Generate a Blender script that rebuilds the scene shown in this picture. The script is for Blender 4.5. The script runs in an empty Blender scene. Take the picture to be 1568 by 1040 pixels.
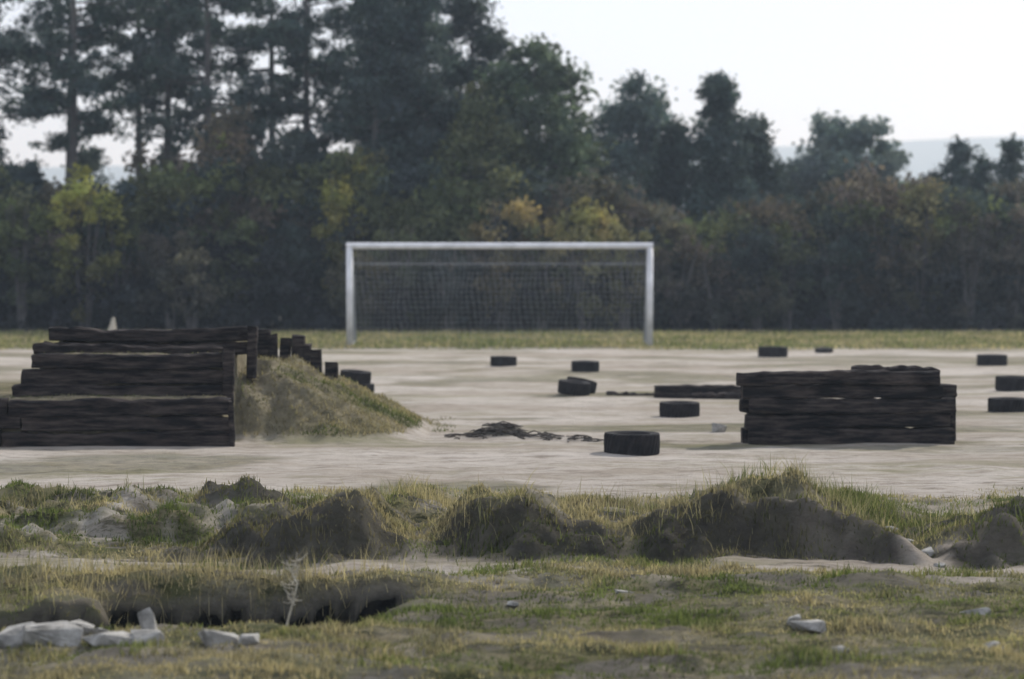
import bpy, math, random, bmesh
import numpy as np
from mathutils import Vector, Matrix
rng=np.random.default_rng(7); random.seed(7)
scene=bpy.context.scene
scene.view_settings.view_transform='Standard'; scene.view_settings.look='None'; scene.view_settings.exposure=0

# ---------------------------------------------------------------- helpers
_tab=np.random.default_rng(3).random((256,256))
def vnoise(x,y,s,seed=0):
    x=np.asarray(x,float)/s+seed*17.3+1000; y=np.asarray(y,float)/s+seed*9.7+1000
    xi=np.floor(x).astype(int); yi=np.floor(y).astype(int); fx=x-xi; fy=y-yi
    fx=fx*fx*(3-2*fx); fy=fy*fy*(3-2*fy)
    a=_tab[xi%256,yi%256]; b=_tab[(xi+1)%256,yi%256]; c=_tab[xi%256,(yi+1)%256]; d=_tab[(xi+1)%256,(yi+1)%256]
    return (a*(1-fx)+b*fx)*(1-fy)+(c*(1-fx)+d*fx)*fy
def fbm(x,y,s,seed=0,o=4):
    t=0;a=1;n=0
    for i in range(o):
        t=t+a*vnoise(x,y,s/2**i,seed+i*3); n+=a; a*=.5
    return t/n
def sst(a,b,x):
    t=np.clip((x-a)/(b-a),0,1); return t*t*(3-2*t)

def mesh_obj(name,verts,faces,mat=None,parent=None,cols=None,smooth=False):
    me=bpy.data.meshes.new(name)
    verts=np.asarray(verts,dtype=np.float32)
    if isinstance(faces,np.ndarray):
        k=faces.shape[1]; n=len(faces)
        me.vertices.add(len(verts)); me.vertices.foreach_set('co',verts.ravel())
        me.loops.add(n*k); me.loops.foreach_set('vertex_index',faces.ravel().astype(np.int32))
        me.polygons.add(n); me.polygons.foreach_set('loop_start',np.arange(0,n*k,k,dtype=np.int32))
        me.polygons.foreach_set('loop_total',np.full(n,k,dtype=np.int32))
        me.update(calc_edges=True)
    else:
        me.from_pydata([tuple(map(float,v)) for v in verts],[],faces); me.update()
    if smooth: me.polygons.foreach_set('use_smooth',np.ones(len(me.polygons),dtype=bool))
    if cols is not None:
        c=np.ones((len(verts),4),dtype=np.float32); c[:,:cols.shape[1]]=cols
        at=me.color_attributes.new('col','FLOAT_COLOR','POINT'); at.data.foreach_set('color',c.ravel())
    ob=bpy.data.objects.new(name,me); scene.collection.objects.link(ob)
    if mat: me.materials.append(mat)
    if parent: ob.parent=parent
    return ob
def empty(name,loc=(0,0,0)):
    e=bpy.data.objects.new(name,None); e.empty_display_size=.2; scene.collection.objects.link(e); return e

class Geo:
    def __init__(s): s.v=[]; s.f=[]
    def add(s,v,f):
        o=len(s.v); s.v+= [tuple(p) for p in v]; s.f+=[tuple(i+o for i in q) for q in f]
    def tube(s,pts,rad,n=7):
        pts=[Vector(p) for p in pts]; v=[];f=[]
        for i,p in enumerate(pts):
            t=(pts[min(i+1,len(pts)-1)]-pts[max(i-1,0)]).normalized()
            a=t.cross(Vector((0.13,.2,1)) if abs(t.z)<.9 else Vector((1,.1,0))).normalized(); b=t.cross(a)
            for k in range(n):
                w=2*math.pi*k/n; v.append(p+(a*math.cos(w)+b*math.sin(w))*rad[i])
        for i in range(len(pts)-1):
            for k in range(n):
                f.append((i*n+k,i*n+(k+1)%n,(i+1)*n+(k+1)%n,(i+1)*n+k))
        f.append(tuple(range(n))[::-1]); f.append(tuple((len(pts)-1)*n+k for k in range(n)))
        s.add(v,f)
    def obj(s,name,mat,parent=None,smooth=False): return mesh_obj(name,s.v,s.f,mat,parent,smooth=smooth)

# ---------------------------------------------------------------- materials
def newmat(name):
    m=bpy.data.materials.new(name); m.use_nodes=True; nt=m.node_tree; nt.nodes.clear()
    out=nt.nodes.new('ShaderNodeOutputMaterial'); return m,nt,out
def N(nt,t,**kw):
    n=nt.nodes.new(t)
    for k,v in kw.items(): setattr(n,k,v)
    return n
def mixc(nt,fac,a,b,blend='MIX'):
    n=N(nt,'ShaderNodeMix',data_type='RGBA',blend_type=blend)
    for s,val in ((n.inputs[0],fac),(n.inputs[6],a),(n.inputs[7],b)):
        if hasattr(val,'links'): nt.links.new(val,s)
        elif isinstance(val,(int,float)): s.default_value=val
        else: s.default_value=(*val,1)
    return n.outputs[2]
def noise(nt,scale,detail=5,rough=.6,vec=None):
    n=N(nt,'ShaderNodeTexNoise'); n.inputs['Scale'].default_value=scale; n.inputs['Detail'].default_value=detail; n.inputs['Roughness'].default_value=rough
    if vec is not None: nt.links.new(vec,n.inputs['Vector'])
    return n.outputs[0]
def ramp(nt,src,a,b):
    n=N(nt,'ShaderNodeMapRange'); nt.links.new(src,n.inputs[0]); n.inputs[1].default_value=a; n.inputs[2].default_value=b; return n.outputs[0]
def pos(nt,scale=(1,1,1)):
    g=N(nt,'ShaderNodeNewGeometry'); m=N(nt,'ShaderNodeMapping'); m.inputs['Scale'].default_value=scale
    nt.links.new(g.outputs['Position'],m.inputs['Vector']); return m.outputs[0]

def foliage_mat(name,trans=.35,tint=(1.25,1.3,.6)):
    m,nt,out=newmat(name)
    at=N(nt,'ShaderNodeAttribute',attribute_name='col')
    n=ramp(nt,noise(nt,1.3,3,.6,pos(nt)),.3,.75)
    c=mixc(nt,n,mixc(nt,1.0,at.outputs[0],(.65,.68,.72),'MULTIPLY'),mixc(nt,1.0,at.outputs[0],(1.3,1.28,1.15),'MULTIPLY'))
    d=N(nt,'ShaderNodeBsdfDiffuse'); nt.links.new(c,d.inputs[0])
    t=N(nt,'ShaderNodeBsdfTranslucent'); nt.links.new(mixc(nt,1.0,c,tint,'MULTIPLY'),t.inputs[0])
    mx=N(nt,'ShaderNodeMixShader'); mx.inputs[0].default_value=trans
    nt.links.new(d.outputs[0],mx.inputs[1]); nt.links.new(t.outputs[0],mx.inputs[2]); nt.links.new(mx.outputs[0],out.inputs[0]); return m
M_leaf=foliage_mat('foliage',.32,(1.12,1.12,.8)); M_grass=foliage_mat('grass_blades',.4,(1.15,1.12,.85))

def simple_mat(name,c1,c2,scale,rough=.8,bump=.3,stretch=(1,1,1),spec=.3,bscale=None,lo=.3,hi=.7):
    m,nt,out=newmat(name); p=N(nt,'ShaderNodeBsdfPrincipled'); v=pos(nt,stretch)
    n=noise(nt,scale,7,.65,v); nt.links.new(mixc(nt,ramp(nt,n,lo,hi),c1,c2),p.inputs['Base Color'])
    p.inputs['Roughness'].default_value=rough; p.inputs['Specular IOR Level'].default_value=spec
    b=N(nt,'ShaderNodeBump'); b.inputs['Strength'].default_value=bump; b.inputs['Distance'].default_value=.03
    nt.links.new(noise(nt,bscale or scale*3,6,.7,v),b.inputs['Height']); nt.links.new(b.outputs[0],p.inputs['Normal'])
    nt.links.new(p.outputs[0],out.inputs[0]); return m
M_bark=simple_mat('bark',(.05,.045,.045),(.12,.11,.105),4)
M_timber=simple_mat('weathered_timber',(.011,.010,.011),(.12,.095,.082),2.4,.9,1,(1,5,8),.1,lo=.42,hi=.78)
M_rubber=simple_mat('tyre_rubber',(.010,.010,.011),(.034,.031,.031),9,.9,.3,spec=.1)
M_rock=simple_mat('concrete_rubble',(.14,.135,.12),(.45,.43,.39),9,.95,.8,spec=.1)
M_white=simple_mat('white_paint',(.5,.5,.5),(.78,.78,.78),3,.5,.1)
M_net=simple_mat('net_twine',(.2,.21,.22),(.32,.33,.34),3,.9,.1)
M_straw=simple_mat('dry_stems',(.3,.27,.2),(.5,.46,.38),9,.9,.2)
M_twig=simple_mat('dead_twigs',(.03,.026,.022),(.10,.085,.07),9,.9,.2)

# ground
m,nt,out=newmat('ground_soil'); M_ground=m
at=N(nt,'ShaderNodeAttribute',attribute_name='col'); sep=N(nt,'ShaderNodeSeparateColor'); nt.links.new(at.outputs[0],sep.inputs[0])
pv=pos(nt,(1,1,1)); ps=pos(nt,(.35,1.0,1))
s1=mixc(nt,ramp(nt,noise(nt,.45,10,.72,ps),.40,.60),(.55,.50,.44),(.37,.32,.26))
s2=mixc(nt,ramp(nt,noise(nt,5,9,.8,pos(nt,(.4,1,1))),.48,.64),s1,(.24,.205,.165))
s3=mixc(nt,ramp(nt,noise(nt,.7,10,.8,pos(nt,(.25,.8,1))),.52,.63),s2,(.26,.24,.155))
s3=mixc(nt,ramp(nt,noise(nt,1.7,10,.82,pos(nt,(.25,.9,1))),.58,.63),s3,(.13,.115,.08))
g1=mixc(nt,ramp(nt,noise(nt,1.6,9,.75,pos(nt,(.4,1,1))),.40,.60),(.095,.105,.045),(.25,.215,.125))
g2=mixc(nt,ramp(nt,noise(nt,7,9,.78,pos(nt,(.5,1,1))),.46,.60),g1,(.045,.047,.026))
c=mixc(nt,sep.outputs[2],s3,mixc(nt,ramp(nt,noise(nt,6,9,.75,pv),.35,.65),(.10,.085,.055),(.29,.25,.16)))
c=mixc(nt,sep.outputs[0],c,g2)
dk=mixc(nt,ramp(nt,noise(nt,5,9,.75,pv),.38,.70),(.016,.016,.015),(.075,.073,.05))  # dark soil tone, deepened with the shade of the mound fronts
dk=mixc(nt,ramp(nt,sep.outputs[1],.93,.99),dk,(.010,.010,.009))  # ditch goes near black: its shadow is painted into the colour
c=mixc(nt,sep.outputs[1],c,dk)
p=N(nt,'ShaderNodeBsdfPrincipled'); p.inputs['Roughness'].default_value=.95; p.inputs['Specular IOR Level'].default_value=.03
nt.links.new(c,p.inputs['Base Color'])
b=N(nt,'ShaderNodeBump'); b.inputs['Strength'].default_value=1; b.inputs['Distance'].default_value=.08
nt.links.new(noise(nt,6,10,.8,pv),b.inputs['Height']); nt.links.new(b.outputs[0],p.inputs['Normal']); nt.links.new(p.outputs[0],out.inputs[0])

# ---------------------------------------------------------------- terrain
MX=[-4.5,-3.4,-2.7,-2.26,-1.85,-1.5,-1.30,-.98,-.84,-.66,-.476,-.2,.07,.39,.70,.83,.99,1.2,1.36,1.68,2.13,2.4,2.62,2.82,3.0,3.2,3.6,4.4]
MZ=[.02,.06,.02,.01,.17,.24,.31,.33,.16,.07,.14,.33,.38,.22,.16,.08,.20,.29,.38,.42,.36,.28,.14,.03,.12,.22,.33,.27]
def mound_z(x): return np.interp(x,MX,MZ)
def wobf(x,y): return (fbm(x,y,.6,21)-.5)*1.1+(fbm(x,y,.2,23,2)-.5)*.2
def ditch_prof(x,y):
    w2=(fbm(x,y,.7,61)-.5)*.6+(fbm(x,y,.22,63,2)-.5)*.10
    d1=sst(-2.5,-2.1,x+w2)*(1-sst(-1.1,-.65,x+w2*1.3))*sst(13.9,14.25,y+w2)*(1-sst(15.30,15.50,y+w2*.8))
    d2=sst(-5.5,-5.2,x)*(1-sst(-2.3,-2.0,x))*sst(13.95,14.2,y+w2*.6)*(1-sst(14.72,14.86,y+w2*.8))
    return d1,d2
def brush(x,y): return .10*np.exp(-((x+.13)/.22)**2-((y-29)/.3)**2)+.035*sst(-.8,-.5,x)*(1-sst(.8,1.0,x))*np.exp(-((y-(29.0-.7*np.maximum(0,x)))/.14)**2)
def terrain(x,y):
    x=np.asarray(x,float); y=np.asarray(y,float)
    near=1-sst(24,30,y)
    rough=1-.5*sst(15.9,16.1,y)*(1-sst(16.9,17.1,y))
    z=(fbm(x,y,1.2,1)-.5)*.12*near+(fbm(x*.8,y,.26,5,4)-.5)*.15*near*rough*(1-.75*sst(20.5,22.5,y))
    z+= (fbm(x,y,3,9)-.5)*.08*(1-near)*(1-sst(50,56,y)) + (fbm(x,y,.9,12)-.5)*.05*(1-near)*(1-sst(55,58,y))
    wob=wobf(x,y)
    mz=mound_z(x+(fbm(x,y,.5,22)-.5)*.4)*(.6+.9*fbm(x,y,.3,31))+(fbm(x,y,.14,33,3)-.5)*.10*sst(.08,.2,mound_z(x))
    mz=mz*sst(17.0+wob,17.40+wob,y)*(1-sst(17.9,18.8,y))
    hump=.15*np.exp(-((x+.75)/.35)**2)+.15*np.exp(-((x-2.4)/.45)**2)+.05*np.exp(-((x-.6)/.3)**2)
    berm=(.02+.15*fbm(x,y,1.0,41)+hump)*sst(17.3,18.8,y)*(1-sst(19.6,21.6,y))
    z=z+np.maximum(mz,berm)
    hum=(fbm(x*1.0,y*1.3,.45,51)-.46)*.60; z=z+np.clip(hum,0,1)*sst(16.9,17.5,y)*(1-sst(20,21.3,y))*sst(.0,-1.2,x)*(1-.6*sst(.1,.3,mound_z(x)))
    d1,d2=ditch_prof(x,y)
    z=z-.60*d1-.40*d2*(1-d1)
    z=z+(.03+.08*fbm(x,y,.4,66))*sst(15.35,15.55,y)*(1-sst(15.7,16.1,y))*sst(-.2,-.9,x)
    z=z+brush(x,y)*(.5+fbm(x,y,.2,77))
    hx=np.interp(x,[-3.3,-3.0,-2.6,-2.2,-1.65,-1.3,-1.0],[.82,.83,.79,.58,.36,.17,0])
    r=hx*sst(27.75,29.2+.8*sst(-2.6,-1.2,x),y+(fbm(x,y,.5,71)-.5)*.8)*(1-sst(31.0,32.6,y))
    r=r*(.72+.56*fbm(x,y,.3,73))
    tn=(fbm(x,y,.2,75)-.5)*.04
    tier=.53*sst(27.60,27.68,y)+.48*sst(28.3,28.38,y)*sst(-5.5,-5.4,x)+.18*sst(29.0,29.08,y)*sst(-5.4,-5.3,x)+tn*sst(27.7,27.8,y)
    tier=tier*(1-sst(31.2,31.5,y))
    inb=sst(-3.2,-3.26,x)*sst(-8.3,-8.2,x)
    z=z+r*(1-inb)*(x>-3.4)+tier*inb
    return z
def masks(x,y):
    n=fbm(x,y,1.3,81); n2=fbm(x,y,.4,85)
    g=np.where(y<17.05, (1-sst(15.75,16.3,y+(n2-.5)*1.3)) ,0)
    g=g*np.clip(.8+.9*(n2-.4),0,1)
    gb=sst(16.95,17.2,y)*(1-sst(19.9,22.2,y+(n-.5)*3.5))*np.clip((n2-.22)*4.5,.3,1)
    g=np.maximum(g,gb)
    strip=.75*(y>15.9)*(y<17.1)*sst(.46,.60,fbm(x*.5,y*1.3,.5,87)); g=np.maximum(g,strip)
    far=sst(56.5,60,y+(n-.5)*4); g=np.maximum(g,far*.95)
    spots=np.clip((fbm(x*.5,y,1.5,91)-.56)*6,0,.6)*(y>22)*(y<58); g=np.maximum(g,spots)
    rm=((x>-3.3)&(x<-.6)&(y>27.5)&(y<32.7))
    rb=np.where(rm,sst(.04,.12,terrain(x,y)),0)
    g=np.where(rm,np.maximum(g,rb*(.25+.75*sst(-2.8,-1.5,x))*np.clip(n2*1.6,0,1)),g)
    rb=np.maximum(rb,(x>-8.2)*(x<-3.2)*(y>27.6)*(y<31.5)*1.0)
    wob=wobf(x,y)
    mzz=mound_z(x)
    dk=sst(16.85+wob,17.05+wob,y)*(1-sst(17.3+wob,17.8+wob,y))*sst(.06,.15,mzz+(n2-.5)*.2)  # mound fronts: dark soil plus painted backlit shade
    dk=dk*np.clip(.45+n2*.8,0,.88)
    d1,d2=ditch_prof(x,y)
    dk=np.maximum(dk,np.maximum(sst(.03,.25,d1),sst(.03,.25,d2)))  # ditch interior masked dark to paint in its shadow
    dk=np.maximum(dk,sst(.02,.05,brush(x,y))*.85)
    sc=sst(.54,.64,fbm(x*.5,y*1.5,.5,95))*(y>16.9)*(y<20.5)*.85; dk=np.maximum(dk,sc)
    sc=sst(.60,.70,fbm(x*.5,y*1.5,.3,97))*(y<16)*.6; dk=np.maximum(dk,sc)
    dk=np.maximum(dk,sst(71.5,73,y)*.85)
    return g*(1-dk),dk,rb*.9
def coords(segs):
    o=[]
    for a,b,s in segs: o.append(np.arange(a,b,s))
    return np.concatenate(o)
ys=coords([(-60,8,6),(8,12,.2),(12,18.6,.033),(18.6,23,.055),(23,27.2,.2),(27.2,32.8,.05),(32.8,76,.3),(76,140,4),(140,600,40),(600,4001,400)])
xs_h=coords([(0,5.8,.037),(5.8,9,.2),(9,30,1),(30,120,10),(120,400,50),(400,2401,400)])
xs=np.concatenate([-xs_h[::-1][:-1],xs_h])
X,Y=np.meshgrid(xs,ys); Z=terrain(X,Y)
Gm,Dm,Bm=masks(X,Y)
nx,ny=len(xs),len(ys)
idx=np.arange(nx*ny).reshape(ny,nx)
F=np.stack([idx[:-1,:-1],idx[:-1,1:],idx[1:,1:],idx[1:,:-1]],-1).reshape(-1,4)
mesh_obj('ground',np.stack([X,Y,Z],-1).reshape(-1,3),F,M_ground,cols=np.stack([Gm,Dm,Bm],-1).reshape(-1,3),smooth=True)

# ---------------------------------------------------------------- grass blades
def blades(name,x,y,h,w,cols,lean=.7,z=None):
    n=len(x); z=terrain(x,y)-.01 if z is None else z
    a=rng.random(n)*2*np.pi; dx=np.cos(a)*w/2; dy=np.sin(a)*w/2
    la=rng.random(n)*2*np.pi; ll=rng.random(n)*lean*h
    b1=np.stack([x-dx,y-dy,z],-1); b2=np.stack([x+dx,y+dy,z],-1)
    m1=np.stack([x+dx*.7+np.cos(la)*ll*.35,y+dy*.7+np.sin(la)*ll*.35,z+h*.55],-1)
    m0=np.stack([x-dx*.7+np.cos(la)*ll*.35,y-dy*.7+np.sin(la)*ll*.35,z+h*.55],-1)
    t=np.stack([x+np.cos(la)*ll,y+np.sin(la)*ll,z+h],-1)
    V=np.stack([b1,b2,m1,m0,t],1).reshape(-1,3)
    o=np.arange(n)*5
    f1=np.stack([o,o+1,o+2],-1); f2=np.stack([o,o+2,o+3],-1); f3=np.stack([o+3,o+2,o+4],-1)
    return mesh_obj(name,V,np.concatenate([f1,f2,f3]),M_grass,cols=np.repeat(cols,5,0))
def gcol(x,y,dry=.5):
    n=len(x); k=np.clip((fbm(x*.5,y,.5,101)-.5)*4.0+dry+rng.normal(0,.2,n),0,1)[:,None]
    green=np.array([.120,.148,.055]); straw=np.array([.34,.295,.185])
    return (green*(1-k)+straw*k)*(.55+.8*rng.random((n,1)))
def scatter(n,x0,x1,y0,y1,pw=1.0):
    y=y0+(y1-y0)*rng.random(n); x=(x0+(x1-x0)*rng.random(n))*(y/y1)
    g,d,_=masks(x,y); k=rng.random(n)<(g*np.clip(fbm(x,y,.25,111)*3-.6,.05,1)+.45*d*(y>16.5))
    return x[k],y[k]
x,y=scatter(160000,-4.6,4.6,11,16.3); h=.010+.03*rng.random(len(x))**1.5+.16*np.clip(fbm(x,y,.3,121)-.5,0,1)
A=[x,y,h]
x,y=scatter(210000,-5.6,5.6,15.9,22.5); h=.012+.04*rng.random(len(x))**1.5+.18*np.clip(fbm(x,y,.3,121)-.52,0,1)
cat=lambda a,b: np.concatenate([a,b])
x=cat(A[0],x); y=cat(A[1],y); h=cat(A[2],h)
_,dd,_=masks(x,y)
blades('meadow_grass',x,y,h,.007+.006*rng.random(len(x)),gcol(x,y,.45)*(1-.5*dd[:,None]))  # blades also darkened where the soil and painted-shade mask is high
tx=[];ty=[]
for cx,cy,sp,n in [(2.4,18.6,.35,2000),(2.1,18.0,.5,1000),(-.75,19.0,.3,1000),(-1.5,18.5,.6,400),(.7,18.8,.4,500),(-3.9,19.5,.8,300),(3.9,18.4,.6,500),(-2.8,15.6,.6,700),(-1.6,15.55,.6,1200),(2.7,17.5,.5,300),(-.4,17.4,.3,200),(1.2,17.35,.3,150),(-3.4,14.9,.6,400)]:
    tx.append(rng.normal(cx,sp,n)); ty.append(rng.normal(cy,.2,n))
tx=np.concatenate(tx);ty=np.concatenate(ty); n=len(tx)
blades('tall_dry_grass',tx,ty,.05+.18*rng.random(n)**2.2,.004+.003*rng.random(n),gcol(tx,ty,.8),.8)
x=-3.2+2.5*rng.random(30000); y=27.7+4.5*rng.random(30000); g,_,rb=masks(x,y); k=rng.random(len(x))<(g*.7+rb*.35); x=x[k];y=y[k]
blades('ramp_grass',x,y,.015+.06*rng.random(len(x))**2,.014+x*0,gcol(x,y,.85-.45*sst(-2.6,-1.4,x))*.8)
x=-5.8+2.6*rng.random(2500); y=27.75+1.4*rng.random(2500)
blades('step_grass',x,y,.01+.04*rng.random(len(x))**3,.012+x*0,gcol(x,y,.5)*.7)
x=(rng.random(60000)-.5)*40; y=57.5+15*rng.random(60000); k=rng.random(60000)<masks(x,y)[0]; x=x[k];y=y[k]
blades('field_grass',x,y,.04+.10*rng.random(len(x))**2,.035+x*0,gcol(x,y,.5)*1.15)

# ---------------------------------------------------------------- foliage generators
def quads(C,size,cols,name,parent,aspect=.6):
    n=len(C)
    u=rng.normal(size=(n,3)); u/=np.linalg.norm(u,axis=1)[:,None]
    w=rng.normal(size=(n,3)); w-= (w*u).sum(1)[:,None]*u; w/=np.linalg.norm(w,axis=1)[:,None]
    s=(size*(.6+.8*rng.random(n)))[:,None]
    V=np.stack([C-u*s*.5,C+w*s*.5*aspect,C+u*s*.5,C-w*s*.5*aspect],1).reshape(-1,3)
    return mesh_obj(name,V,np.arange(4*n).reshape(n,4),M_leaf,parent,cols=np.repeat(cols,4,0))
def clump_cloud(clumps,per):
    P=[];K=[]
    for (c,r,col) in clumps:
        n=int(per*(.7+.6*random.random()))
        d=rng.normal(size=(n,3)); d/=np.linalg.norm(d,axis=1)[:,None]
        q=d*(rng.random((n,1))**.5)*np.array(r)*(1+.2*rng.normal(size=(n,1)))
        P.append(np.array(c)+q); K.append(np.array(col)*(.7+.6*rng.random((n,1))))
    return np.concatenate(P),np.concatenate(K)
def jit(c,a=.3):
    b=random.uniform(1-a,1+a*1.4); return tuple(v*b*random.uniform(.93,1.07) for v in c)
def pine(x,y,H,z0,W,col,shape='tall',nl=46,per=72,name='pine_tree',leaf=.17,rs=1.0):
    e=empty(name); g=Geo(); 
    lean=random.uniform(-.25,.25); tr=.16*H/12
    def tp(z): return Vector((x+lean*math.sin(z/H*2.5),y,z))
    g.tube([tp(z) for z in np.linspace(-.2,H*.97,10)],list(np.linspace(tr,.03,10)),8)
    cl=[]
    for i in range(nl):
        t=(i+random.random())/nl; z=z0+(H-z0)*t
        if shape=='tall': L=W*(1-t)**.55*random.uniform(.45,1.15)*(.55+.9*math.sin(min(1,t*1.6+.15)*math.pi*.5))
        else: L=W*(1-t)**.85*random.uniform(.6,1.15)
        a=random.random()*2*math.pi; up=random.uniform(.05,.4)*(1 if t>.25 else .3)
        p0=tp(z); p2=p0+Vector((math.cos(a)*L,math.sin(a)*L,L*up)); p1=(p0+p2)/2+Vector((0,0,-.06*L))
        g.tube([p0,p1,p2],[tr*.3*(1-t*.6),tr*.18,.012],5)
        m=max(2,int(L/.5)+1)
        for k in range(m):
            f=.35+.65*(k+random.random()*.6)/m; q=p0.lerp(p2,min(f,1.05))
            r=random.uniform(.32,.62)*(.75 if t>.85 else 1)*rs
            cl.append(((q.x+random.gauss(0,.15),q.y+random.gauss(0,.15),q.z+random.gauss(0,.12)),(r*1.15,r*1.15,r*.68),jit(col)))
    tip=tp(H); cl.append(((tip.x,tip.y,tip.z-.1),(.15,.15,.45),col))
    g.obj('trunk',M_bark,e); C,K=clump_cloud(cl,per); quads(C,leaf,K,'crown',e,.5); return e
def broad(x,y,H,z0,W,col,ncl=120,per=90,name='deciduous_tree',leaf=.2,top=1.0):
    e=empty(name); g=Geo(); tr=.17*H/9
    g.tube([(x,y,-.2),(x+.05,y,z0*.6),(x,y,z0+.3),(x-.05,y,H*.75)],[tr,tr*.8,tr*.6,.04],8)
    cz=(z0+H)/2; rz=(H-z0)/2; cl=[]
    for i in range(ncl):
        u=rng.normal(size=3); u/=np.linalg.norm(u); f=random.uniform(.5,.98)
        zz=cz+u[2]*rz*f; sh=1.0 if zz<cz else (1-.25*top*(zz-cz)/rz)
        q=(x+u[0]*W*f*sh,y+u[1]*W*f*sh,zz); r=random.uniform(.35,.7)
        if i%4==0:
            p0=Vector((x,y,z0+random.random()*(cz-z0))); g.tube([p0,(p0+Vector(q))/2+Vector((0,0,.15)),q],[tr*.3,tr*.17,.015],5)
        cl.append((q,(r*1.1,r*1.1,r*.85),jit(col)))
    g.obj('trunk',M_bark,e); C,K=clump_cloud(cl,per); quads(C,leaf,K,'crown',e,.65); return e
def shrub(x,y,H,W,col,per=90,name='shrub',leaf=.15):
    e=empty(name); g=Geo(); cl=[]
    for i in range(7):
        a=random.random()*6.28; L=W*random.uniform(.3,.8)
        g.tube([(x+math.cos(a)*.1,y+math.sin(a)*.1,-.1),(x+math.cos(a)*L*.4,y+math.sin(a)*L*.4,H*.4),(x+math.cos(a)*L,y+math.sin(a)*L,H*.85)],[.05,.035,.01],5)
    n=int(16+16*W*H/3)
    for i in range(n):
        u=rng.normal(size=3); u/=np.linalg.norm(u); f=random.uniform(.55,1)
        zz=H*.5+u[2]*H*.45*f; r=random.uniform(.2,.42)
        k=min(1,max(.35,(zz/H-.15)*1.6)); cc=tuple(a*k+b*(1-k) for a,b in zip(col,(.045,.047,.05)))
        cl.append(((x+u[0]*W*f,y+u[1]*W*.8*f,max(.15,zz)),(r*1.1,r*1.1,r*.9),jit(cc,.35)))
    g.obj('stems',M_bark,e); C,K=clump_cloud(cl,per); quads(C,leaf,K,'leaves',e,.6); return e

PINE=(.066,.090,.092); DARK=(.052,.068,.070); OLIVE=(.115,.128,.07); HAZE_BLUE=(.09,.125,.125); YEL=(.34,.33,.10); BRN=(.108,.095,.082); RUST=(.28,.22,.11); HAZE_FAR=(.12,.155,.155)  # farther trees' leaf colours made paler and bluer to imitate haze
for (x,y,H,z0,W) in [(-17.6,82,14,3.5,2.6),(-14.5,81,14.5,6.3,2.3),(-11.7,83,15,6.0,2.4),(-9.9,81,14.5,5.5,2.3),(-6.8,82,14.5,5.5,2.5),(-8.3,86,15,7,2.4),(-13.2,88,15.5,7.5,2.6),(-16.3,90,15,5,2.4),(-5.0,86,14,5.5,2.3)]:
    pine(x,y,H,z0,W,PINE,nl=46,rs=.9)
pine(-2.9,80,12.6,2.5,3.3,PINE,'cone',110,80)
pine(-1.5,82,12.4,3.0,2.9,DARK,'cone',90,80)
pine(-4.6,79,11.4,3.0,2.2,PINE,'cone',66,80)
pine(-3.8,84,14.0,4.0,2.6,PINE,'cone',70,80)
broad(.7,79.5,9.2,2.6,2.2,(.085,.112,.08),190,90)
broad(-.9,78.5,7.6,2,1.8,OLIVE,110,90)
broad(2.6,84,6.4,1.5,1.5,DARK,80,80)
broad(4.35,92,9.2,2.0,2.0,HAZE_BLUE,150,85)
pine(6.9,82,8.1,2,2.3,PINE,'cone',96,80); pine(8.1,83,6.7,2,2.1,DARK,'cone',70,75); pine(5.5,82,6.6,2,1.6,DARK,'cone',50,75)
broad(14.0,104,8.4,1.0,3.0,HAZE_FAR,260,100,leaf=.24,top=.3)
for (x,y,H,W) in [(15.9,88,6.2,1.2),(16.8,88,5.7,1.1),(14.9,88,5.1,.9),(17.9,88,6.3,1.3),(19.2,88,6.7,1.3)]: pine(x,y,H,1,W,PINE,'cone',40,75)
pine(-20.5,82,14,4,2.6,PINE); pine(-23.5,83,13,3,2.6,PINE); broad(21,84,7.5,2,2,HAZE_BLUE,90); broad(23.5,82,6,1.5,2,OLIVE,80)

HX=[-26,-15.7,-13.7,-11.7,-9.7,-8.7,-7.3,-6.1,-5.1,-4.3,-2.9,-1.7,-.3,1.3,2.3,3.9,5.3,8.3,9.3,10.7,12.3,13.3,15.7,26]
HZ=[4.3,4.2,4.6,4.4,5.4,6.1,5.4,5.2,5.6,4.8,4.0,4.2,4.6,4.0,4.2,3.6,3.5,4.2,4.0,4.3,4.8,4.4,4.2,4.2]
cl=[];back=[]
for x in np.arange(-25,25,.5):
    top=np.interp(x,HX,HZ)*(.85+.3*vnoise(x,0,1.1,4))
    for z in np.arange(.2,top,.55):
        t=z/top
        back.append(((x+random.gauss(0,.2),79.0,z),(.6,.5,.5),DARK))
        for y in (75.2,77.4):
            r=random.uniform(.4,.7); nn=vnoise(x,z*1.3,1.6,5)
            base=BRN if nn>.55 else (OLIVE if (t>.6 and nn<.42) else DARK)
            if t<.45: base=(.040,.042,.048)  # lower hedge: backlit shade painted into the leaf colour
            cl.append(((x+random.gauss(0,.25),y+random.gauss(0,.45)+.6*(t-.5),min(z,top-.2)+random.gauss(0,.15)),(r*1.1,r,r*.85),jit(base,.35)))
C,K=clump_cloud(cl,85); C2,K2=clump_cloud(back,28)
hr=empty('hedgerow'); quads(C,.2,K,'foliage_front',hr,.65); quads(C2,.5,K2,'foliage_back',hr,.9)
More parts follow.
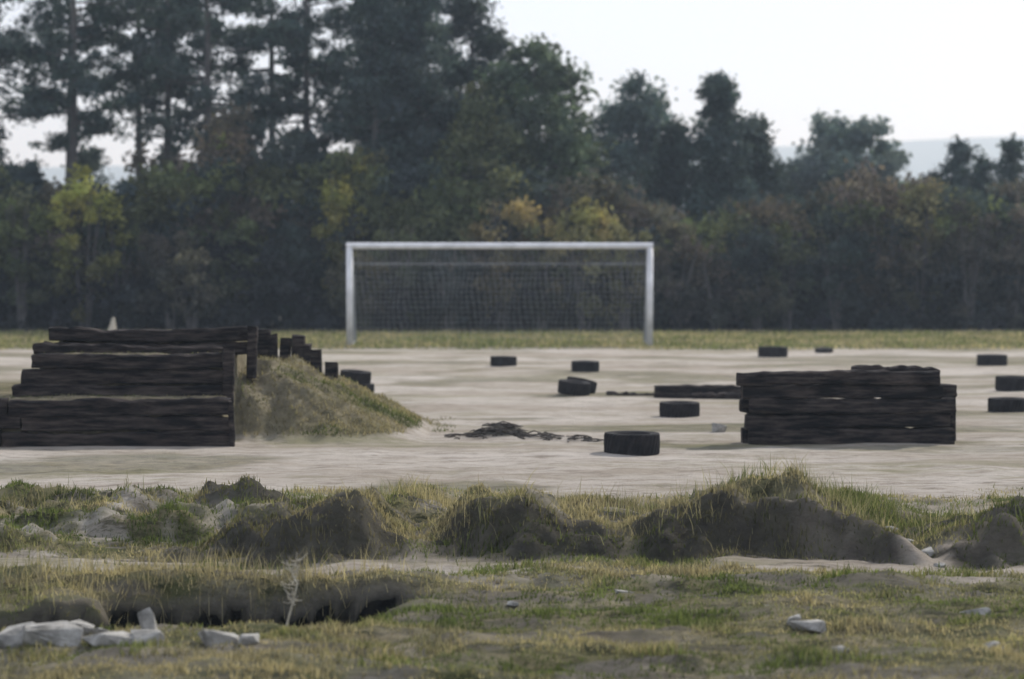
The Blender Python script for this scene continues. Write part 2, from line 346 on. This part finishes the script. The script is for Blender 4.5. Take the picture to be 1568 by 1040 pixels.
for (x,y,H,W,c) in [(-12.9,74.6,5.0,1.2,YEL),(-11.9,75,4.4,.8,OLIVE),(-8.6,75.4,6.4,1.5,(.17,.2,.085)),(-5.1,75,5.6,.9,YEL),(-14.8,74.6,4.4,1.2,(.15,.175,.075)),(-6.4,75,4.6,1.2,DARK),(-10.3,74.3,3.4,1.2,BRN),(-3.3,74.5,3.6,.9,OLIVE),
   (-.3,74.6,4.7,1.2,RUST),(2.2,74.4,4.2,1.4,(.31,.28,.12)),(.9,74.6,3.9,.9,OLIVE),(3.4,74.4,3.7,.9,(.27,.25,.12)),(5.0,74.5,3.3,1.0,BRN),(7.2,74.4,3.2,1.0,DARK),(8.3,74.6,3.6,.8,OLIVE),(11.2,75,4.3,1.2,(.15,.13,.09)),(12.4,75,4.8,.8,(.20,.18,.10)),(13.8,74.6,4.0,1.1,BRN),(9.8,74.5,3.7,1,DARK),(15.3,75,4.2,1,BRN),(-1.9,74.3,3.0,1.1,DARK),(-4.5,74.2,2.7,1.0,(.15,.14,.09)),(6.1,74.1,2.4,.9,BRN),(-9.6,74.0,2.8,.8,(.22,.2,.13)),(-1.2,78,6.3,1.3,(.15,.18,.085)),(7.4,73.9,1.9,.8,(.14,.13,.09))]:
    shrub(x,y,H,W,c)

# hill
hx=np.linspace(-2500,2500,140); hy=np.linspace(1500,3300,30); HXg,HYg=np.meshgrid(hx,hy)
prof=np.interp(HXg,[-2500,-500,250,500,700,1000,2500],[80,80,101,107,104,100,90])
hz=prof*np.sin((HYg-1500)/1800*np.pi)**.8*1.12*(.94+.12*fbm(HXg,HYg,260,7))-2
i2=np.arange(hx.size*hy.size).reshape(hy.size,hx.size)
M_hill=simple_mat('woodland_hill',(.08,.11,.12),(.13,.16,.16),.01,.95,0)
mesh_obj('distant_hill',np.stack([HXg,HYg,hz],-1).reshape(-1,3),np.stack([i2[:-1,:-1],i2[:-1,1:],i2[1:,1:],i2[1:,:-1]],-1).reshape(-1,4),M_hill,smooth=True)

# ---------------------------------------------------------------- goal
goal=empty('football_goal'); gx,gy=-.30,60.2; hw=3.66; g=Geo()
r=.08
g.tube([(gx-hw,gy,0),(gx-hw,gy,2.44)],[r,r],12); g.tube([(gx+hw,gy,-.05),(gx+hw,gy,2.44)],[r,r],12)
g.obj('posts',M_white,goal,True)
g=Geo(); g.tube([(gx-hw-r,gy,2.44),(gx+hw+r,gy,2.44)],[r,r],12); g.obj('crossbar',M_white,goal)
g=Geo()
for s in (-1,1):
    xx=gx+s*(hw-.02); g.tube([(xx,gy,2.40),(xx,gy+.9,2.10),(xx,gy+1.0,1.98),(xx,gy+2.0,.03)],[.028]*4,6); g.tube([(xx,gy,.04),(xx,gy+2,.04)],[.025]*2,6)
g.tube([(gx-hw,gy+1.0,2.0),(gx+hw,gy+1.0,2.0)],[.012,.012],6)
g.obj('net_frame',M_net,goal)
g=Geo()
def strand(pts,w=.004): g.tube(pts,[w]*len(pts),3)
nv=56
def netp(u,v):
    xx=gx-hw+2*hw*u
    if v<.3: yy=gy+v/.3; zz=2.40-.42*v/.3-.06*math.sin(v/.3*math.pi)
    else: t=(v-.3)/.7; yy=gy+1+t-.25*math.sin(t*math.pi); zz=1.98*(1-t)+.02
    return (xx+.05*math.sin(v*9+u*31),yy+.10*math.sin(u*47)*math.sin(v*3.1),zz-.05*math.sin(u*math.pi)*(v<.5))
for i in range(nv+1): strand([netp(i/nv,v) for v in np.linspace(0,1,12)],.0045)
for j in range(1,22): strand([netp(u,j/22) for u in np.linspace(0,1,31)],.003)
for s in (-1,1):
    xx=gx+s*hw
    for k in range(1,14):
        yy=gy+2*k/14; zt=2.40-.42*min(1,yy-gy) if yy-gy<1 else 1.98*(1-(yy-gy-1))
        strand([(xx,yy,0.02),(xx,yy,max(.05,zt))])
    for z in np.arange(.12,2.3,.13):
        ye=gy+2-(z/1.98) if z<1.98 else gy+ (2.4-z)/.42
        strand([(xx,gy,z),(xx,ye,z)])
g.obj('net',M_net,goal)

# ---------------------------------------------------------------- timber beams
def beam(name,x0,x1,yc,z0,z1,dep=.14,parent=None,mat=None,seed=0,rot=0):
    R=random.Random(seed); n=22; v=[];f=[]; b=.018; z1+=.006; hh=(z1-z0)/2; zc=(z0+z1)/2; hd=dep/2
    prof=[(-hd+b,-hh),(hd-b,-hh),(hd,-hh+b),(hd,hh-b),(hd-b,hh),(0,hh+.003),(-hd+b,hh),(-hd,hh-b),(-hd,0),(-hd,-hh+b)]
    k=len(prof); ph=R.random()*6; am=R.uniform(.005,.014); tl=R.uniform(-.01,.01); dz=0
    for i in range(n+1):
        t=i/n; x=x0+(x1-x0)*t; sag=am*math.sin(t*math.pi*1.7+ph)+tl*(t-.5)*2; e=.02 if i in(0,n) else 0
        dz=dz*.5+R.uniform(-.012,.009); dyy=R.uniform(-.008,.008)
        if R.random()<.10: dz-=.02
        for (py,pz) in prof:
            sc=1-e*2
            v.append((x+R.uniform(-.01,.01),yc+py*sc+dyy+R.uniform(-.005,.005)+rot*(x-x0),zc+pz*sc+sag+(dz if pz>0 else 0)+R.uniform(-.006,.005)))
    for i in range(n):
        for j in range(k): f.append((i*k+j,(i+1)*k+j,(i+1)*k+(j+1)%k,i*k+(j+1)%k))
    f.append(tuple(range(k))); f.append(tuple(n*k+j for j in range(k))[::-1])
    return mesh_obj(name,v,f,mat or M_timber,parent)
def post(name,xc,yc,z0,z1,w,d,parent,seed):
    R=random.Random(seed); v=[];f=[]; b=.015; lx=R.uniform(-.03,.03)
    pr=[(-w/2+b,-d/2),(w/2-b,-d/2),(w/2,-d/2+b),(w/2,d/2-b),(w/2-b,d/2),(-w/2+b,d/2),(-w/2,d/2-b),(-w/2,-d/2+b)]
    for i in range(6):
        t=i/5
        for (a,c) in pr: v.append((xc+a+lx*t+R.uniform(-.006,.006),yc+c+R.uniform(-.006,.006),z0+(z1-z0)*t+(R.uniform(-.02,.02) if i==5 else 0)))
    for i in range(5):
        for j in range(8): f.append((i*8+j,i*8+(j+1)%8,(i+1)*8+(j+1)%8,(i+1)*8+j))
    f.append(tuple(40+j for j in range(8))); f.append(tuple(range(8))[::-1])
    return mesh_obj(name,v,f,M_timber,parent)
W=empty('timber_ramp')
for i,(a,b_,y,z0,z1) in enumerate([(-8.2,-5.72,27.60,-.03,.165),(-5.70,-3.14,27.60,-.03,.165),(-8.1,-5.5,27.61,.17,.335),(-5.48,-3.15,27.61,.17,.335),(-8.2,-5.65,27.61,.34,.54),(-5.62,-3.16,27.60,.34,.53),
    (-5.72,-3.28,28.30,.48,.655),(-5.62,-3.30,28.32,.66,.83),(-5.50,-3.32,28.30,.835,1.0),
    (-5.55,-3.36,28.66,.98,1.10),
    (-5.50,-3.02,29.0,.97,1.12),(-5.42,-3.07,28.98,1.125,1.28),(-5.3,-3.3,29.4,1.15,1.25)]):
    beam(f'sleeper_{i+1}',a,b_,y,z0,z1,.16,W,None,i*7+3)
post('end_post_1',-3.25,28.22,.45,1.06,.13,.12,W,5); post('end_post_2',-3.05,28.88,.7,1.30,.11,.14,W,6)
post('end_post_3',-3.12,27.50,0,.5,.06,.05,W,8)
for i,(x,z,w) in enumerate([(-3.13,1.22,.17),(-2.97,1.15,.1),(-2.86,1.10,.13),(-2.70,1.14,.16),(-2.58,1.03,.1),(-2.46,.95,.16),(-2.27,.80,.16)]):
    post(f'back_post_{i+1}',x,30.9+random.uniform(-.05,.05),.1,z,w,.16,W,i+20)
beam('back_rail',-5.4,-3.2,31.2,1.0,1.2,.15,W,None,77)
S=empty('sleeper_stack')
for i,(a,b_,y,z0,z1) in enumerate([(2.70,5.03,28.1,-.03,.165),(2.66,4.98,28.12,.17,.335),(2.70,5.04,28.09,.34,.50),(2.62,4.90,28.14,.505,.66),(2.56,4.86,28.1,.665,.81),(3.9,4.90,28.32,.68,.86),
   (2.64,5.02,28.30,-.02,.165),(2.70,5.05,28.31,.17,.335),(2.62,5.08,28.30,.34,.50),(2.66,5.10,28.33,.505,.66)]):
    beam(f'sleeper_{i+1}',a,b_,y,z0,z1,.18,S,None,i*5+90)
post('end_block',5.05,28.45,.0,.62,.14,.16,S,44)
L=empty('fallen_sleepers')
beam('sleeper_1',2.15,4.3,37.2,-.02,.2,.2,L,None,200,.02); beam('sleeper_2',1.45,2.3,37.8,-.03,.06,.14,L,None,201,-.1); beam('sleeper_3',2.7,4.0,36.9,-.02,.09,.12,L,None,203)

# ---------------------------------------------------------------- tyres
def tyre(x,y,z=0,R=.31,w=.2,tilt=(0,0),name='tyre'):
    prof=[(R-.13,-.34),(R-.10,-.47),(R-.05,-.5),(R-.008,-.49),(R,-.42),(R+.003,0),(R,.42),(R-.008,.49),(R-.05,.5),(R-.10,.47),(R-.13,.34),(R-.11,.28),(R-.03,.34),(R-.025,0),(R-.03,-.34),(R-.11,-.28)]
    n=64;k=len(prof);v=[];f=[]
    for i in range(n):
        a=2*math.pi*i/n
        for j,(r,h) in enumerate(prof):
            rr=r-(.010 if (3<=j<=7 and (i+(j%2))%2) else 0); v.append(Vector((rr*math.cos(a),rr*math.sin(a),h*w)))
        for j in range(k): f.append((i*k+j,((i+1)%n)*k+j,((i+1)%n)*k+(j+1)%k,i*k+(j+1)%k))
    m=Matrix.Rotation(tilt[0],4,'X')@Matrix.Rotation(tilt[1],4,'Y')
    ob=mesh_obj(name,[m@p for p in v],f,M_rubber,smooth=False)
    gz=float(terrain(np.array([x]),np.array([y]))[0]); drop=min((m@p).z for p in v)
    ob.location=(x,y,gz+z-drop-.012); return ob
def G_(px,py): s=(py-400)/2.07; return (px-784)/s,3780/s
for (px,py,R) in [(970,699,.30),(1043,638,.27),(771,562,.26),(897,571,.26),(1186,547,.32),(1524,560,.30),(1560,601,.30),(1550,632,.27)]:
    x,y=G_(px,py); tyre(x,y+R,0,R,.23 if R>.28 else .20,(random.uniform(-.03,.03),random.uniform(-.04,.04)))
x,y=G_(880,608); tyre(x,y+.2,0,.25,.2,(.06,.10)); tyre(x+.12,y+.75,0,.24,.18,(-.15,.2))
x,y=G_(548,606); tyre(x,y+.2,0,.24,.19); tyre(x-.05,y+.2,.185,.24,.18,(.05,.08))
x,y=G_(1262,541); tyre(x,y,0,.2,.1,(.1,0),'tyre')

# ---------------------------------------------------------------- rocks, debris
def rock(x,y,sx,sy,sz,seed,name='concrete_rubble',mat=None,sink=.2,zr=0):
    R=np.random.default_rng(seed)
    bm=bmesh.new(); P=R.uniform(-.5,.5,(20,3)); P/= (np.abs(P).max(axis=1)[:,None]*2)**.5
    for q in P: bm.verts.new(Vector(q))
    r=bmesh.ops.convex_hull(bm,input=bm.verts[:]); bmesh.ops.delete(bm,geom=[g for g in r['geom_interior'] if isinstance(g,bmesh.types.BMVert)],context='VERTS')
    bmesh.ops.bevel(bm,geom=bm.edges[:],offset=.03,segments=1,affect='EDGES')
    for v in bm.verts:
        c=v.co; n=1+R.normal(0,.03); v.co=Vector((c.x*sx*n,c.y*sy*n,c.z*sz*n))
    me=bpy.data.meshes.new(name); bm.to_mesh(me); bm.free(); me.materials.append(mat or M_rock)
    ob=bpy.data.objects.new(name,me); scene.collection.objects.link(ob)
    gz=float(terrain(np.array([x]),np.array([y]))[0]); ob.location=(x,y,gz+sz*(.5-sink)); ob.rotation_euler=(R.normal(0,.15),R.normal(0,.15),zr if zr else R.random()*.6); return ob
for i,(px,py,sx,sy,sz) in enumerate([(22,985,.30,.24,.13),(78,990,.34,.24,.19),(120,966,.20,.18,.13),(180,992,.36,.25,.12),(225,994,.20,.22,.12),(226,984,.10,.09,.24),(335,992,.30,.2,.12),(380,998,.12,.1,.08),(150,978,.13,.12,.1),(1240,962,.22,.14,.09),(1215,958,.10,.09,.06),(1495,942,.23,.14,.07),(1365,852,.13,.08,.07),(1415,860,.17,.08,.06),(1395,846,.08,.07,.06),(1290,1010,.09,.07,.05),(1100,663,.20,.12,.13),(1520,1005,.12,.08,.04),(955,914,.14,.07,.04),(1180,938,.07,.05,.04),(785,925,.08,.06,.04),(1440,868,.09,.06,.04)]):
    x,y=G_(px,py); rock(x,y,sx,sy,sz,i+5)
g=Geo(); R=random.Random(4)
for i in range(200):
    u=R.random(); x=-.75+1.75*u if i<120 else R.gauss(-.13,.2); y=29.0-.7*max(0,x)+R.gauss(0,.12); a=R.choice([0,math.pi])+R.gauss(0,.5); l=R.uniform(.05,.18); h=(.0+R.random()*(.06 if i>=130 else .02))
    z=float(terrain(np.array([x]),np.array([y]))[0])
    g.tube([(x,y,z+.01),(x+math.cos(a)*l*.5,y+math.sin(a)*l*.5,z+h*.6+.01),(x+math.cos(a)*l,y+math.sin(a)*l,z+h*.3+.005)],[.010,.008,.004],5)
g.obj('brushwood',M_twig)
g=Geo(); R=random.Random(11); bx,by=-1.24,13.75; bz=float(terrain(np.array([bx]),np.array([by]))[0])
g.tube([(bx-.03,by,bz-.02),(bx+.01,by,bz+.13),(bx+.04,by,bz+.25),(bx-.02,by,bz+.38)],[.008,.007,.006,.004],6)
for i in range(40):
    t=R.uniform(.35,1); p=Vector((bx+.03*t,by,bz+.38*t)); a=R.random()*6.28; l=R.uniform(.02,.08)
    q=p+Vector((math.cos(a)*l,math.sin(a)*l,R.uniform(-.02,.07))); g.tube([p,(p+q)/2+Vector((0,0,-.01)),q],[.004,.003,.002],4)
g.obj('dead_weed',M_straw)
g=Geo(); g.tube([(-9.4,58,-.1),(-9.4,58,.35),(-9.36,58,.75)],[.16,.13,.03],7); g.obj('pale_stake',M_straw)

# ---------------------------------------------------------------- haze (real air volume over the whole valley)
m,nt,out=newmat('valley_haze'); vs=N(nt,'ShaderNodeVolumeScatter'); vs.inputs['Color'].default_value=(.70,.85,1,1); vs.inputs['Density'].default_value=.00062; vs.inputs['Anisotropy'].default_value=.3
nt.links.new(vs.outputs[0],out.inputs['Volume'])
bx_=[(-3000,-150,-6),(3000,-150,-6),(3000,4200,-6),(-3000,4200,-6),(-3000,-150,160),(3000,-150,160),(3000,4200,160),(-3000,4200,160)]
mesh_obj('haze',bx_,[(0,3,2,1),(4,5,6,7),(0,1,5,4),(1,2,6,5),(2,3,7,6),(3,0,4,7)],m)

# ---------------------------------------------------------------- light, sky, camera
el=math.radians(38); az=math.radians(38)
sv=Vector((math.cos(el)*math.sin(az),math.cos(el)*math.cos(az),math.sin(el)))
ld=bpy.data.lights.new('sun','SUN'); ld.energy=4.8; ld.angle=math.radians(.6); ld.color=(1,.96,.90)
lo=bpy.data.objects.new('sun',ld); scene.collection.objects.link(lo); lo.rotation_euler=sv.to_track_quat('Z','Y').to_euler()
w=bpy.data.worlds.new('World'); scene.world=w; w.use_nodes=True; nt=w.node_tree
sky=nt.nodes.new('ShaderNodeTexSky'); sky.sky_type='NISHITA'; sky.sun_disc=False; sky.sun_elevation=el; sky.sun_rotation=az; sky.dust_density=.7; sky.air_density=1.0; sky.ozone_density=2
c=mixc(nt,.72,sky.outputs[0],(8.0,8.6,10.2))
nt.links.new(c,nt.nodes['Background'].inputs[0]); nt.nodes['Background'].inputs[1].default_value=.125
cd=bpy.data.cameras.new('camera'); cam=bpy.data.objects.new('camera',cd); scene.collection.objects.link(cam)
cam.location=(0,0,2.07); cam.rotation_euler=(math.radians(90-1.82),0,0); cd.lens=86.8; cd.sensor_width=36; cd.clip_end=12000; cd.clip_start=.1
cd.dof.use_dof=True; cd.dof.focus_distance=20.0; cd.dof.aperture_fstop=1.8
scene.camera=cam
